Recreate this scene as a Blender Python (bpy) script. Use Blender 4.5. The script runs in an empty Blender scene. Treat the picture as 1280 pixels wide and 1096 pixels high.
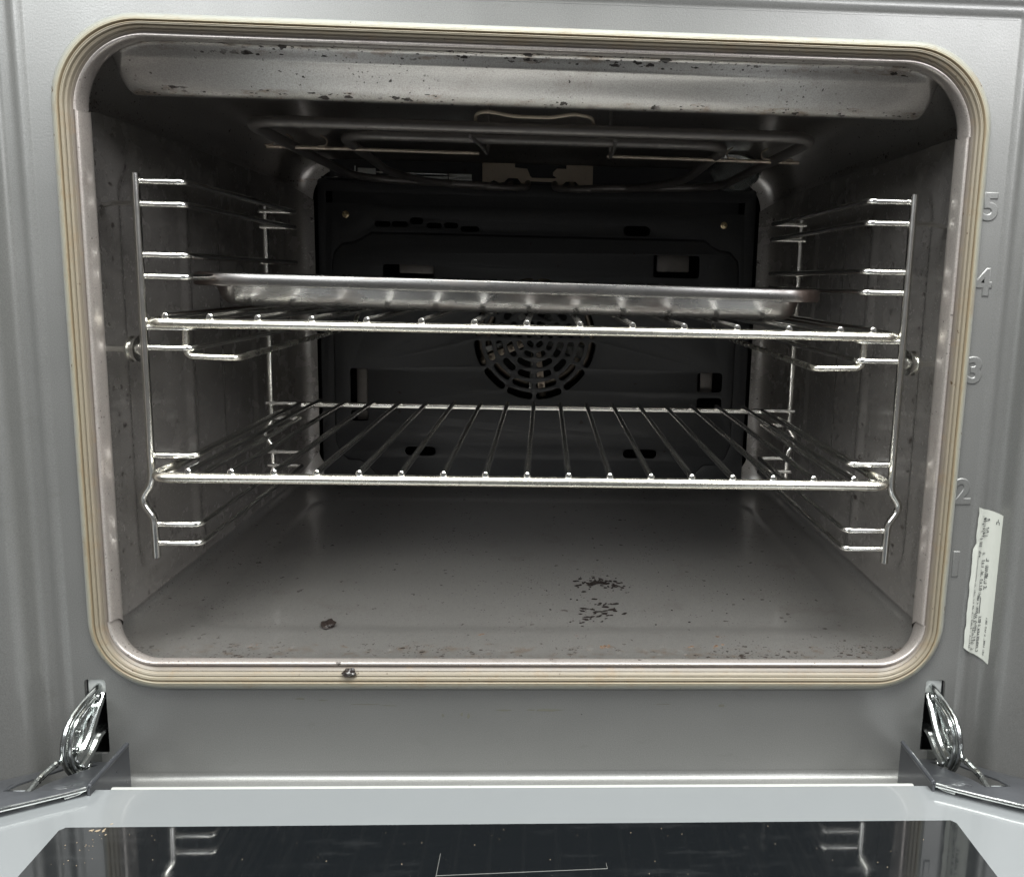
import bpy, bmesh, math, random
from math import pi, sin, cos, radians
from mathutils import Vector, Matrix, Euler
random.seed(7)
sc = bpy.context.scene
COL = sc.collection

# ------------------------------------------------------------------ camera
cam = bpy.data.cameras.new('camera')
camo = bpy.data.objects.new('camera', cam); COL.objects.link(camo); sc.camera = camo
cam.sensor_fit = 'HORIZONTAL'; cam.sensor_width = 36.0
cam.lens = 36.0 * 919.9217 / 1280.0
cam.shift_x = -76.768 / 1280.0
cam.shift_y = -71.871 / 1280.0
cam.clip_start = 0.01; cam.clip_end = 60
camo.location = (0.0082026, -0.4070784, 0.2794915)
camo.rotation_euler = (1.434865936, -0.0225745709, -0.0373612917)
sc.render.resolution_x = 1024; sc.render.resolution_y = 876

# ------------------------------------------------------------------ world and lamps
world = bpy.data.worlds.new('World'); sc.world = world; world.use_nodes = True
wn = world.node_tree.nodes; wl = world.node_tree.links
bg = wn['Background']
tc = wn.new('ShaderNodeTexCoord'); sx = wn.new('ShaderNodeSeparateXYZ'); rp = wn.new('ShaderNodeValToRGB')
wl.new(tc.outputs['Generated'], sx.inputs[0]); wl.new(sx.outputs['Z'], rp.inputs[0]); wl.new(rp.outputs[0], bg.inputs['Color'])
rp.color_ramp.elements[0].position = 0.0; rp.color_ramp.elements[0].color = (0.34, 0.33, 0.32, 1)
rp.color_ramp.elements[1].position = 0.75; rp.color_ramp.elements[1].color = (0.75, 0.79, 0.84, 1)
bg.inputs['Strength'].default_value = 0.27

def area(name, loc, target, sxx, syy, power, color):
    l = bpy.data.lights.new(name, 'AREA'); l.shape = 'RECTANGLE'; l.size = sxx; l.size_y = syy
    l.energy = power; l.color = color
    o = bpy.data.objects.new(name, l); COL.objects.link(o); o.location = loc
    d = Vector(target) - Vector(loc)
    o.rotation_euler = d.to_track_quat('-Z', 'Y').to_euler()
    return o
area('ceiling_lamp', (0.1, -0.46, 1.45), (0, -0.25, 0.0), 1.6, 0.5, 58, (0.985, 1.0, 0.965))
area('window_light', (-0.85, -1.10, 1.00), (0, 0.0, 0.2), 0.9, 0.5, 13, (0.95, 0.98, 1.0))
area('side_light', (0.90, -1.10, 1.00), (0, 0.0, 0.2), 0.8, 0.5, 13, (0.97, 0.98, 1.0))

sc.view_settings.view_transform = 'Standard'; sc.view_settings.look = 'None'
sc.view_settings.exposure = 0.12; sc.view_settings.gamma = 1.0; sc.view_settings.use_curve_mapping = False

# ------------------------------------------------------------------ helpers
def smooth(a, b, x):
    t = max(0.0, min(1.0, (x - a) / (b - a))); return t * t * (3 - 2 * t)

def thing(name, label, cat, loc=(0, 0, 0), group=None):
    o = bpy.data.objects.new(name, None); COL.objects.link(o); o.location = loc
    o.empty_display_size = 0.02
    o['label'] = label; o['category'] = cat
    if group: o['group'] = group
    return o

def link(name, me, mat, parent=None, label=None, shade=True, kind=None):
    o = bpy.data.objects.new(name, me); COL.objects.link(o)
    if mat: 
        me.materials.clear(); me.materials.append(mat)
    if shade:
        for p in me.polygons: p.use_smooth = True
        try: me.set_sharp_from_angle(angle=radians(38))
        except Exception: pass
    if parent:
        o.parent = parent
        p = parent; off = Vector((0, 0, 0))
        while p: off += p.location; p = p.parent
        o.location = -off
    if label: o['label'] = label
    if kind: o['kind'] = kind
    return o

class MB:
    """collects geometry for one mesh"""
    def __init__(s): s.v = []; s.f = []
    def add(s, v, f):
        n = len(s.v); s.v += [tuple(a) for a in v]; s.f += [tuple(i + n for i in q) for q in f]
    def box(s, c, d, rot=None, bev=0.0):
        bm = bmesh.new(); bmesh.ops.create_cube(bm, size=1.0)
        for v in bm.verts: v.co = Vector((v.co.x * d[0], v.co.y * d[1], v.co.z * d[2]))
        if bev: bmesh.ops.bevel(bm, geom=bm.edges[:], offset=bev, segments=2, affect='EDGES', profile=0.5)
        M = Matrix.Translation(c) @ (rot.to_matrix().to_4x4() if rot else Matrix.Identity(4))
        bm.transform(M); s.bm(bm)
    def bm(s, bm):
        bm.verts.index_update()
        s.add([v.co.copy() for v in bm.verts], [[v.index for v in f.verts] for f in bm.faces]); bm.free()
    def cyl(s, p0, p1, r0, r1=None, seg=20, caps=True):
        r1 = r0 if r1 is None else r1
        p0 = Vector(p0); p1 = Vector(p1); d = (p1 - p0).normalized()
        a = d.orthogonal().normalized(); b = d.cross(a)
        vs = []
        for p, r in ((p0, r0), (p1, r1)):
            for i in range(seg):
                t = 2 * pi * i / seg; vs.append(p + (a * cos(t) + b * sin(t)) * r)
        fs = [(i, (i + 1) % seg, seg + (i + 1) % seg, seg + i) for i in range(seg)]
        if caps: fs += [tuple(range(seg))[::-1], tuple(range(seg, 2 * seg))]
        s.add(vs, fs)
    def lathe(s, c, axis, prof, seg=24):
        """prof: (r, h) pairs along axis"""
        c = Vector(c); d = Vector(axis).normalized(); a = d.orthogonal().normalized(); b = d.cross(a)
        n = len(prof); vs = []
        for r, h in prof:
            for i in range(seg):
                t = 2 * pi * i / seg; vs.append(c + d * h + (a * cos(t) + b * sin(t)) * max(r, 1e-5))
        fs = []
        for k in range(n - 1):
            for i in range(seg):
                j = (i + 1) % seg; fs.append((k * seg + i, k * seg + j, (k + 1) * seg + j, (k + 1) * seg + i))
        fs.append(tuple(range(seg))[::-1]); fs.append(tuple(range((n - 1) * seg, n * seg)))
        s.add(vs, fs)
    def tube(s, pts, r, fillet=0.0, seg=12, closed=False, fseg=6, rfun=None):
        P = [Vector(p) for p in pts]
        n = len(P); out = []
        fl = fillet if isinstance(fillet, (list, tuple)) else [fillet] * n
        for i, p in enumerate(P):
            if (not closed and i in (0, n - 1)) or fl[i] <= 0: out.append(p); continue
            a = P[i - 1]; b = P[(i + 1) % n]
            da = (a - p); db = (b - p); f = min(fl[i], da.length * 0.49, db.length * 0.49)
            A = p + da.normalized() * f; B = p + db.normalized() * f
            for k in range(fseg + 1):
                t = k / fseg; out.append(A * (1 - t) ** 2 + p * 2 * t * (1 - t) + B * t ** 2)
        P = out; n = len(P)
        # tangents and parallel transport
        T = []
        for i in range(n):
            if closed: t = P[(i + 1) % n] - P[i - 1]
            else: t = P[min(i + 1, n - 1)] - P[max(i - 1, 0)]
            T.append(t.normalized())
        N = T[0].orthogonal().normalized(); rings = []
        for i in range(n):
            if i:
                N = (N - T[i] * N.dot(T[i]))
                N = N.normalized() if N.length > 1e-9 else T[i].orthogonal().normalized()
            B = T[i].cross(N); rr = rfun(i / (n - 1)) * r if rfun else r
            rings.append([P[i] + (N * cos(2 * pi * k / seg) + B * sin(2 * pi * k / seg)) * rr for k in range(seg)])
        vs = [v for ring in rings for v in ring]; fs = []
        for i in range(n if closed else n - 1):
            j = (i + 1) % n
            if closed and j == 0:
                # find best twist
                best = min(range(seg), key=lambda s_: (rings[-1][0] - rings[0][s_]).length)
                for k in range(seg): fs.append((i * seg + k, i * seg + (k + 1) % seg, (k + 1 + best) % seg, (k + best) % seg))
            else:
                for k in range(seg): fs.append((i * seg + k, i * seg + (k + 1) % seg, j * seg + (k + 1) % seg, j * seg + k))
        if not closed:
            # domed ends
            for idx, sg in ((0, -1), (n - 1, 1)):
                base = len(vs); rr = r * (rfun(idx / (n - 1)) if rfun else 1)
                c = P[idx] + T[idx] * sg * rr * 0.35
                ring2 = [P[idx] + T[idx] * sg * rr * 0.25 + (v - P[idx]) * 0.75 for v in rings[idx]]
                vs += ring2; vs.append(c)
                for k in range(seg):
                    k2 = (k + 1) % seg
                    q = (idx * seg + k, idx * seg + k2, base + k2, base + k); t3 = (base + k, base + k2, base + seg)
                    if sg < 0: q = q[::-1]; t3 = t3[::-1]
                    fs.append(q); fs.append(t3)
        s.add(vs, fs)
    def mesh(s, name):
        me = bpy.data.meshes.new(name); me.from_pydata(s.v, [], s.f); me.update()
        bm = bmesh.new(); bm.from_mesh(me); bmesh.ops.recalc_face_normals(bm, faces=bm.faces[:]); bm.to_mesh(me); bm.free()
        return me
    def build(s, name, mat, parent=None, label=None, **k):
        return link(name, s.mesh(name), mat, parent, label, **k)

def rrect(x0, z0, x1, z1, r, n=6):
    r = r if isinstance(r, (list, tuple)) else [r] * 4     # bl br tr tl
    pts = []
    for (cx, cz, a0, rr) in ((x0 + r[0], z0 + r[0], pi, r[0]), (x1 - r[1], z0 + r[1], 1.5 * pi, r[1]),
                             (x1 - r[2], z1 - r[2], 0, r[2]), (x0 + r[3], z1 - r[3], pi / 2, r[3])):
        for k in range(n + 1):
            t = a0 + pi / 2 * k / n; pts.append((cx + rr * cos(t), cz + rr * sin(t)))
    return pts

def plate(outer, holes, thick, M, bevel=0.0):
    """flat sheet with real holes; outlines in 2D, M maps (u, v, w) to the world"""
    cu = bpy.data.curves.new('tmp', 'CURVE'); cu.dimensions = '2D'; cu.fill_mode = 'BOTH'
    cu.extrude = thick / 2; cu.bevel_depth = bevel; cu.bevel_resolution = 2
    if bevel: cu.offset = -bevel; cu.extrude = max(thick / 2 - bevel, 0)
    for pts in [outer] + list(holes):
        sp = cu.splines.new('POLY'); sp.points.add(len(pts) - 1)
        for p, q in zip(sp.points, pts): p.co = (q[0], q[1], 0, 1)
        sp.use_cyclic_u = True
    o = bpy.data.objects.new('tmp', cu); COL.objects.link(o)
    bpy.context.view_layer.update()
    dg = bpy.context.evaluated_depsgraph_get()
    me = bpy.data.meshes.new_from_object(o.evaluated_get(dg))
    bpy.data.objects.remove(o); bpy.data.curves.remove(cu)
    bm = bmesh.new(); bm.from_mesh(me); bmesh.ops.remove_doubles(bm, verts=bm.verts[:], dist=1e-6)
    bm.transform(M); bmesh.ops.recalc_face_normals(bm, faces=bm.faces[:])
    return bm

# maps (u,v,w) -> (x=u, y=-w, z=v)  : sheet in the x-z plane facing the viewer
def MXZ(Y): return Matrix(((1, 0, 0, 0), (0, 0, -1, Y), (0, 1, 0, 0), (0, 0, 0, 1)))
def MXY(Z): return Matrix(((1, 0, 0, 0), (0, 1, 0, 0), (0, 0, 1, Z), (0, 0, 0, 1)))
def MYZ(X): return Matrix(((0, 0, 1, X), (1, 0, 0, 0), (0, 1, 0, 0), (0, 0, 0, 1)))

# ------------------------------------------------------------------ materials
def new_mat(name):
    m = bpy.data.materials.new(name); m.use_nodes = True
    return m, m.node_tree.nodes, m.node_tree.links, m.node_tree.nodes['Principled BSDF']

def mix(nt, fac, a, b, blend='MIX'):
    n = nt.nodes.new('ShaderNodeMix'); n.data_type = 'RGBA'; n.blend_type = blend
    for sock, v in ((n.inputs[0], fac), (n.inputs[6], a), (n.inputs[7], b)):
        if hasattr(v, 'links'): nt.links.new(v, sock)
        elif isinstance(v, (int, float)): sock.default_value = v
        else: sock.default_value = (*v, 1)
    return n.outputs[2]
def coords(nt):
    return nt.nodes.new('ShaderNodeNewGeometry').outputs['Position']
def objco(nt):
    return nt.nodes.new('ShaderNodeTexCoord').outputs['Object']
def noise(nt, co, scale, detail=3, rough=0.55):
    n = nt.nodes.new('ShaderNodeTexNoise'); n.inputs['Scale'].default_value = scale
    n.inputs['Detail'].default_value = detail; n.inputs['Roughness'].default_value = rough
    nt.links.new(co, n.inputs['Vector']); return n.outputs['Fac']
def ramp(nt, fac, stops):
    r = nt.nodes.new('ShaderNodeValToRGB'); nt.links.new(fac, r.inputs[0])
    el = r.color_ramp.elements
    while len(el) < len(stops): el.new(0.5)
    for e, (p, c) in zip(el, stops):
        e.position = p; e.color = (c, c, c, 1) if isinstance(c, (int, float)) else (*c, 1)
    return r.outputs[0]
def math_(nt, op, a, b=None):
    n = nt.nodes.new('ShaderNodeMath'); n.operation = op
    for s_, v in ((n.inputs[0], a), (n.inputs[1], b)):
        if v is None: continue
        if hasattr(v, 'links'): nt.links.new(v, s_)
        else: s_.default_value = v
    return n.outputs[0]
def mapping(nt, co, scale):
    m = nt.nodes.new('ShaderNodeMapping'); nt.links.new(co, m.inputs[0]); m.inputs['Scale'].default_value = scale
    return m.outputs[0]
def specks(nt, co, cell, size, dens, seed=0.0):
    """irregular spots: 1 on a spot"""
    dn = nt.nodes.new('ShaderNodeTexNoise'); dn.inputs['Scale'].default_value = cell * 2.3; dn.inputs['Detail'].default_value = 2
    nt.links.new(co, dn.inputs['Vector'])
    va = nt.nodes.new('ShaderNodeVectorMath'); va.operation = 'MULTIPLY_ADD'
    nt.links.new(dn.outputs['Color'], va.inputs[0]); va.inputs[1].default_value = (0.8 / cell,) * 3; nt.links.new(co, va.inputs[2])
    vo = nt.nodes.new('ShaderNodeTexVoronoi'); vo.inputs['Scale'].default_value = cell
    nt.links.new(va.outputs[0], vo.inputs['Vector'])
    sp = nt.nodes.new('ShaderNodeSeparateColor'); nt.links.new(vo.outputs['Color'], sp.inputs[0])
    pick = math_(nt, 'GREATER_THAN', sp.outputs[0], 1 - dens)
    rad = math_(nt, 'MULTIPLY', sp.outputs[1], size)
    inside = math_(nt, 'LESS_THAN', vo.outputs['Distance'], rad)
    return math_(nt, 'MULTIPLY', pick, inside)
def bump(nt, bs, h, strength, dist):
    b = nt.nodes.new('ShaderNodeBump'); b.inputs['Strength'].default_value = strength; b.inputs['Distance'].default_value = dist
    nt.links.new(h, b.inputs['Height']); nt.links.new(b.outputs[0], bs.inputs['Normal']); return b

def enamel(name, c0, c1, rough, dens=0.25, brown=0.25, size=0.30, coat=0.3, peel=0.12, metal=0.5, splash=None):
    m, N, L, bs = new_mat(name); nt = m.node_tree; co = coords(nt)
    base = mix(nt, noise(nt, co, 14, 4), c0, c1)
    fine = noise(nt, co, 1400, 2)
    base = mix(nt, 0.35, base, ramp(nt, fine, [(0.35, 0.02), (0.65, 0.32)]), 'OVERLAY')
    # baked-on haze and brown film in patches
    film = ramp(nt, noise(nt, co, 38, 6, 0.7), [(0.56, 0.0), (0.72, 1.0)])
    film = math_(nt, 'MULTIPLY', film, brown)
    base = mix(nt, film, base, (0.10, 0.060, 0.032))
    dm = ramp(nt, noise(nt, co, 11, 3), [(0.45, 0.0), (0.62, 1.0)])
    s1 = specks(nt, co, 170, size, dens)
    s2 = math_(nt, 'MULTIPLY', specks(nt, co, 430, size * 1.3, dens * 1.2), dm)
    s3 = specks(nt, co, 62, size * 0.42, dens * 0.5)
    s4 = math_(nt, 'MULTIPLY', specks(nt, co, 560, 0.36, min(0.9, dens * 1.5)), ramp(nt, noise(nt, co, 26, 4, 0.6), [(0.46, 0.0), (0.60, 1.0)]))
    s = math_(nt, 'MAXIMUM', math_(nt, 'MAXIMUM', math_(nt, 'MAXIMUM', s1, s2), s3), s4)
    s = math_(nt, 'MULTIPLY', s, ramp(nt, noise(nt, co, 900, 2), [(0.30, 0.55), (0.60, 1.0)]))
    if splash:
        # grease splashes burnt on along the strip's lower rim and above it, and small rusty patches
        sp = nt.nodes.new('ShaderNodeSeparateXYZ'); L.new(co, sp.inputs[0])
        zz, yy = sp.outputs['Z'], sp.outputs['Y']
        wob = math_(nt, 'MULTIPLY', noise(nt, co, 60, 3), 0.005)
        def window(v, a, b):
            return math_(nt, 'MULTIPLY', math_(nt, 'GREATER_THAN', math_(nt, 'ADD', v, wob), a), math_(nt, 'LESS_THAN', math_(nt, 'ADD', v, wob), b))
        if splash == 'ceiling':
            reg = math_(nt, 'MAXIMUM', window(zz, 0.3780, 0.3826), math_(nt, 'MULTIPLY', window(zz, 0.3980, 0.4120), math_(nt, 'LESS_THAN', yy, 0.016)))
        else:
            reg = math_(nt, 'LESS_THAN', math_(nt, 'ADD', yy, math_(nt, 'MULTIPLY', wob, 6)), 0.050)
        lng = mapping(nt, co, (0.45, 1, 1)) if splash == 'ceiling' else mapping(nt, co, (0.7, 1, 1))
        big = math_(nt, 'MAXIMUM', specks(nt, lng, 330, 0.48, 0.55), specks(nt, lng, 700, 0.40, 0.6))
        big = math_(nt, 'MULTIPLY', big, ramp(nt, noise(nt, co, 32, 4), [(0.42, 0.0), (0.52, 1.0)]))
        big = math_(nt, 'MULTIPLY', big, reg)
        rust = math_(nt, 'MULTIPLY', ramp(nt, noise(nt, lng, 120, 5, 0.7), [(0.52, 0.0), (0.66, 0.55)]), reg)
        base = mix(nt, rust, base, (0.17, 0.11, 0.065) if splash == 'ceiling' else (0.24, 0.16, 0.10))
        s = math_(nt, 'MAXIMUM', s, big)
    base = mix(nt, s, base, (0.018, 0.011, 0.008))
    L.new(base, bs.inputs['Base Color'])
    r = math_(nt, 'ADD', math_(nt, 'MULTIPLY', noise(nt, co, 60, 4), 0.05), rough - 0.025)
    r = math_(nt, 'ADD', r, math_(nt, 'MULTIPLY', s, 0.3)); L.new(r, bs.inputs['Roughness'])
    bs.inputs['Coat Weight'].default_value = coat; bs.inputs['Coat Roughness'].default_value = 0.10
    L.new(math_(nt, 'MULTIPLY', math_(nt, 'SUBTRACT', 1.0, s), metal), bs.inputs['Metallic'])
    h = math_(nt, 'ADD', noise(nt, co, 420, 3), math_(nt, 'MULTIPLY', s, 1.5))
    bump(nt, bs, h, peel, 0.0006)
    return m

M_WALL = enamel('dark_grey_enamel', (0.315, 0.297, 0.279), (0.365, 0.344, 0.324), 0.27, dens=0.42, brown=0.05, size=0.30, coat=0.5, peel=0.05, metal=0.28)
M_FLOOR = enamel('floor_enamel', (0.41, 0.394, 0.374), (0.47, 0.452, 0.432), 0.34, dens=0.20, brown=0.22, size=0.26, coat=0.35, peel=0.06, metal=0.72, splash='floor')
M_CEIL = enamel('lit_ceiling_enamel', (0.48, 0.465, 0.442), (0.55, 0.533, 0.508), 0.30, dens=0.30, brown=0.22, size=0.18, coat=0.4, peel=0.06, metal=0.74, splash='ceiling')  # same enamel, colour raised to stand in for light on the front strip
M_BACK = enamel('back_enamel', (0.048, 0.050, 0.053), (0.060, 0.062, 0.065), 0.36, dens=0.02, brown=0.08, coat=0.12, metal=0.3)
M_LIP = enamel('lit_lip_enamel', (0.47, 0.435, 0.405), (0.56, 0.520, 0.485), 0.30, dens=0.18, brown=0.35, size=0.25, metal=0.5)  # the cavity enamel again, lightened to paint in the light the lip catches

def panel_mat():
    m, N, L, bs = new_mat('grey_metallic_enamel'); nt = m.node_tree; co = coords(nt)
    base = mix(nt, noise(nt, co, 9, 4), (0.222, 0.224, 0.217), (0.262, 0.261, 0.252))
    fine = noise(nt, co, 1700, 2)
    base = mix(nt, 0.5, base, ramp(nt, fine, [(0.3, 0.26), (0.7, 0.50)]), 'OVERLAY')
    sm = ramp(nt, noise(nt, mapping(nt, co, (1, 1, 2.2)), 45, 6, 0.72), [(0.60, 0.0), (0.75, 1.0)])
    base = mix(nt, math_(nt, 'MULTIPLY', sm, 0.22), base, (0.12, 0.115, 0.10))
    s = specks(nt, co, 75, 0.10, 0.10)
    base = mix(nt, s, base, (0.05, 0.045, 0.04)); L.new(base, bs.inputs['Base Color'])
    bs.inputs['Metallic'].default_value = 0.55
    L.new(math_(nt, 'ADD', math_(nt, 'MULTIPLY', noise(nt, co, 30, 5), 0.16), 0.32), bs.inputs['Roughness'])
    bs.inputs['Coat Weight'].default_value = 0.15; bs.inputs['Coat Roughness'].default_value = 0.2
    bump(nt, bs, noise(nt, co, 900, 3), 0.16, 0.0004)
    return m
M_PANEL = panel_mat()

def simple(name, col, rough, metal=0.0, spots=0.0, spotc=(0.03, 0.02, 0.015), nscale=60, var=0.15, bmp=0.0, coat=0.0, bscale=500):
    m, N, L, bs = new_mat(name); nt = m.node_tree; co = coords(nt)
    dark = tuple(c * (1 - var) for c in col); lite = tuple(min(1, c * (1 + var)) for c in col)
    base = mix(nt, noise(nt, co, nscale, 5, 0.65), dark, lite)
    if spots:
        s = ramp(nt, noise(nt, co, 260, 5, 0.75), [(0.60, 0.0), (0.70, 1.0)])
        base = mix(nt, math_(nt, 'MULTIPLY', s, spots), base, spotc)
    L.new(base, bs.inputs['Base Color'])
    L.new(math_(nt, 'ADD', math_(nt, 'MULTIPLY', noise(nt, co, nscale * 2, 4), 0.14), rough - 0.07), bs.inputs['Roughness'])
    bs.inputs['Metallic'].default_value = metal; bs.inputs['Coat Weight'].default_value = coat
    if bmp: bump(nt, bs, noise(nt, co, bscale, 4), bmp, 0.0005)
    return m
M_CHROME = simple('chromed_wire', (0.90, 0.89, 0.85), 0.20, 1.0, spots=0.06, spotc=(0.20, 0.13, 0.07), var=0.06, bmp=0.0)
M_RAIL = simple('warm_chromed_rail', (0.86, 0.83, 0.74), 0.27, 1.0, spots=0.35, spotc=(0.22, 0.14, 0.07), var=0.10, bmp=0.06)
M_ELEM = simple('burnt_element_tube', (0.20, 0.185, 0.175), 0.42, 0.55, spots=0.5, spotc=(0.07, 0.06, 0.055), bmp=0.2, var=0.25)
M_COPPER = simple('scorched_rod', (0.46, 0.39, 0.32), 0.40, 0.8, spots=0.5, spotc=(0.12, 0.08, 0.06), var=0.25)
M_BRASSY = simple('scorched_bracket', (0.56, 0.48, 0.38), 0.5, 0.2, spots=0.4, spotc=(0.10, 0.06, 0.04), var=0.2)
M_ZINC = simple('greased_zinc_steel', (0.52, 0.54, 0.53), 0.20, 1.0, spots=0.35, spotc=(0.12, 0.11, 0.09), var=0.25, bmp=0.25, nscale=160, coat=0.4, bscale=260)
M_BLACK = simple('black_void', (0.006, 0.006, 0.006), 0.7)
M_COVER = simple('black_grey_sheet_cover', (0.060, 0.063, 0.070), 0.30, 0.35, spots=0.10, spotc=(0.25, 0.25, 0.25), var=0.2, coat=0.3)
M_BORDER = simple('grey_glass_border', (0.175, 0.185, 0.190), 0.22, 0.0, var=0.03, nscale=18, coat=0.5)
M_TRIM = simple('pale_door_trim', (0.50, 0.51, 0.48), 0.3, 0.3, var=0.06)
M_CHAR = simple('charred_crumb', (0.018, 0.013, 0.011), 0.40, 0.0, var=0.5, bmp=0.6, coat=0.4)
M_SOOT = simple('burnt_soot', (0.014, 0.011, 0.010), 0.75, 0.0, var=0.5)
M_BROWN = simple('brown_crumb', (0.13, 0.070, 0.035), 0.6, 0.0, var=0.4, nscale=300)
M_DUST = simple('pale_dust', (0.55, 0.52, 0.46), 0.8)
M_SOOT.node_tree.nodes['Principled BSDF'].inputs['Specular IOR Level'].default_value = 0.08
M_PLATE = simple('dull_zinc_plate', (0.55, 0.57, 0.55), 0.45, 0.35, spots=0.2, var=0.15)
M_CRUMB = simple('toast_crumb', (0.33, 0.26, 0.18), 0.8, var=0.4, nscale=400)
M_FAINT = simple('faint_line_grey', (0.14, 0.14, 0.13), 0.6)
M_PAPER = simple('white_sticker_paper', (0.43, 0.44, 0.40), 0.45, var=0.05, nscale=90)
M_INK = simple('sticker_ink', (0.035, 0.037, 0.038), 0.6)
M_SCREW = simple('brass_screw', (0.55, 0.45, 0.28), 0.3, 1.0)

def glass_black():
    m, N, L, bs = new_mat('black_door_glass'); nt = m.node_tree; co = coords(nt)
    sm = noise(nt, mapping(nt, co, (0.6, 3.5, 1)), 26, 6, 0.7)
    L.new(mix(nt, ramp(nt, sm, [(0.55, 0.0), (0.85, 0.3)]), (0.006, 0.007, 0.008), (0.06, 0.062, 0.064)), bs.inputs['Base Color'])
    L.new(ramp(nt, sm, [(0.35, 0.02), (0.8, 0.16)]), bs.inputs['Roughness'])
    bs.inputs['IOR'].default_value = 1.62; bs.inputs['Coat Weight'].default_value = 0.6; bs.inputs['Coat Roughness'].default_value = 0.03
    return m
M_GLASS = glass_black()

def gasket_mat():
    m, N, L, bs = new_mat('heat_browned_silicone'); nt = m.node_tree; co = coords(nt)
    at = nt.nodes.new('ShaderNodeAttribute'); at.attribute_name = 'band'
    n = noise(nt, co, 22, 4)
    f = math_(nt, 'ADD', at.outputs['Fac'], math_(nt, 'MULTIPLY', math_(nt, 'SUBTRACT', n, 0.5), 0.16))
    r = nt.nodes.new('ShaderNodeValToRGB'); L.new(f, r.inputs[0]); el = r.color_ramp.elements
    stops = [(0.0, (0.19, 0.20, 0.187)), (0.20, (0.23, 0.23, 0.203)), (0.40, (0.25, 0.23, 0.170)), (0.47, (0.20, 0.155, 0.098)), (0.54, (0.205, 0.178, 0.128)), (0.80, (0.200, 0.172, 0.130)), (1.0, (0.10, 0.085, 0.075))]
    while len(el) < len(stops): el.new(0.5)
    for e, (p, c) in zip(el, stops): e.position = p; e.color = (*c, 1)
    st = ramp(nt, noise(nt, co, 55, 6, 0.75), [(0.52, 0.0), (0.74, 0.6)])
    rc = mix(nt, st, r.outputs[0], (0.19, 0.125, 0.065))
    s = math_(nt, 'MAXIMUM', specks(nt, co, 140, 0.14, 0.12), specks(nt, co, 420, 0.25, 0.10))
    base = mix(nt, s, rc, (0.07, 0.045, 0.025)); L.new(base, bs.inputs['Base Color'])
    bs.inputs['Roughness'].default_value = 0.42
    bump(nt, bs, noise(nt, co, 700, 2), 0.08, 0.0004)
    return m
M_GASKET = gasket_mat()

def tray_mat():
    m, N, L, bs = new_mat('tarnished_tray_metal'); nt = m.node_tree; co = coords(nt)
    n1 = noise(nt, mapping(nt, co, (1, 1, 2.5)), 30, 6, 0.7)
    base = mix(nt, n1, (0.15, 0.147, 0.144), (0.33, 0.322, 0.310))
    sp = nt.nodes.new('ShaderNodeSeparateXYZ'); L.new(co, sp.inputs[0])
    edge = math_(nt, 'ADD', math_(nt, 'ABSOLUTE', math_(nt, 'ADD', sp.outputs['X'], 0.014)), math_(nt, 'MULTIPLY', n1, 0.03))
    st = ramp(nt, edge, [(0.192, 0.0), (0.204, 1.0)])
    rnd = ramp(nt, noise(nt, mapping(nt, co, (0.5, 1, 1.6)), 45, 4, 0.6), [(0.52, 0.0), (0.70, 1.0)])
    s = math_(nt, 'MAXIMUM', math_(nt, 'MULTIPLY', st, 0.85), math_(nt, 'MULTIPLY', rnd, 0.45))
    base = mix(nt, s, base, (0.085, 0.055, 0.045)); L.new(base, bs.inputs['Base Color'])
    bs.inputs['Metallic'].default_value = 0.92
    L.new(math_(nt, 'ADD', math_(nt, 'MULTIPLY', s, 0.3), 0.26), bs.inputs['Roughness'])
    return m
M_TRAY = tray_mat()

# ------------------------------------------------------------------ OVEN BODY
oven = thing('oven', 'open built-in oven with grey enamel frame and dark cavity seen from the front', 'oven', (0, 0, 0))

# --- path round a rectangle with four rounded corners. returns (x, z, nx, nz, side)
NC = 56; NV = 70; NH = 220
def path(hx, z0, z1, rb, rt):
    P = []
    def arc(cx, cz, r, a0, tag):
        for k in range(NC):
            t = a0 - (pi / 2) * k / NC; P.append((cx + r * cos(t), cz + r * sin(t), cos(t), sin(t), tag))
    # start: left side bottom going up, then over the top, down the right side, along the floor
    for k in range(NV): P.append((-hx, z0 + rb + (z1 - rt - z0 - rb) * k / NV, -1, 0, 'L'))
    arc(-hx + rt, z1 - rt, rt, pi, 'T')
    for k in range(NH): P.append((-hx + rt + (2 * hx - 2 * rt) * k / NH, z1, 0, 1, 'T'))
    arc(hx - rt, z1 - rt, rt, pi / 2, 'T')
    for k in range(NV): P.append((hx, z1 - rt - (z1 - rt - z0 - rb) * k / NV, 1, 0, 'R'))
    arc(hx - rb, z0 + rb, rb, 0, 'F')
    for k in range(NH): P.append((hx - rb - (2 * hx - 2 * rb) * k / NH, z0, 0, -1, 'F'))
    arc(-hx + rb, z0 + rb, rb, -pi / 2, 'F')
    return P
def lerp(a, b, t): return a + (b - a) * t
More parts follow.
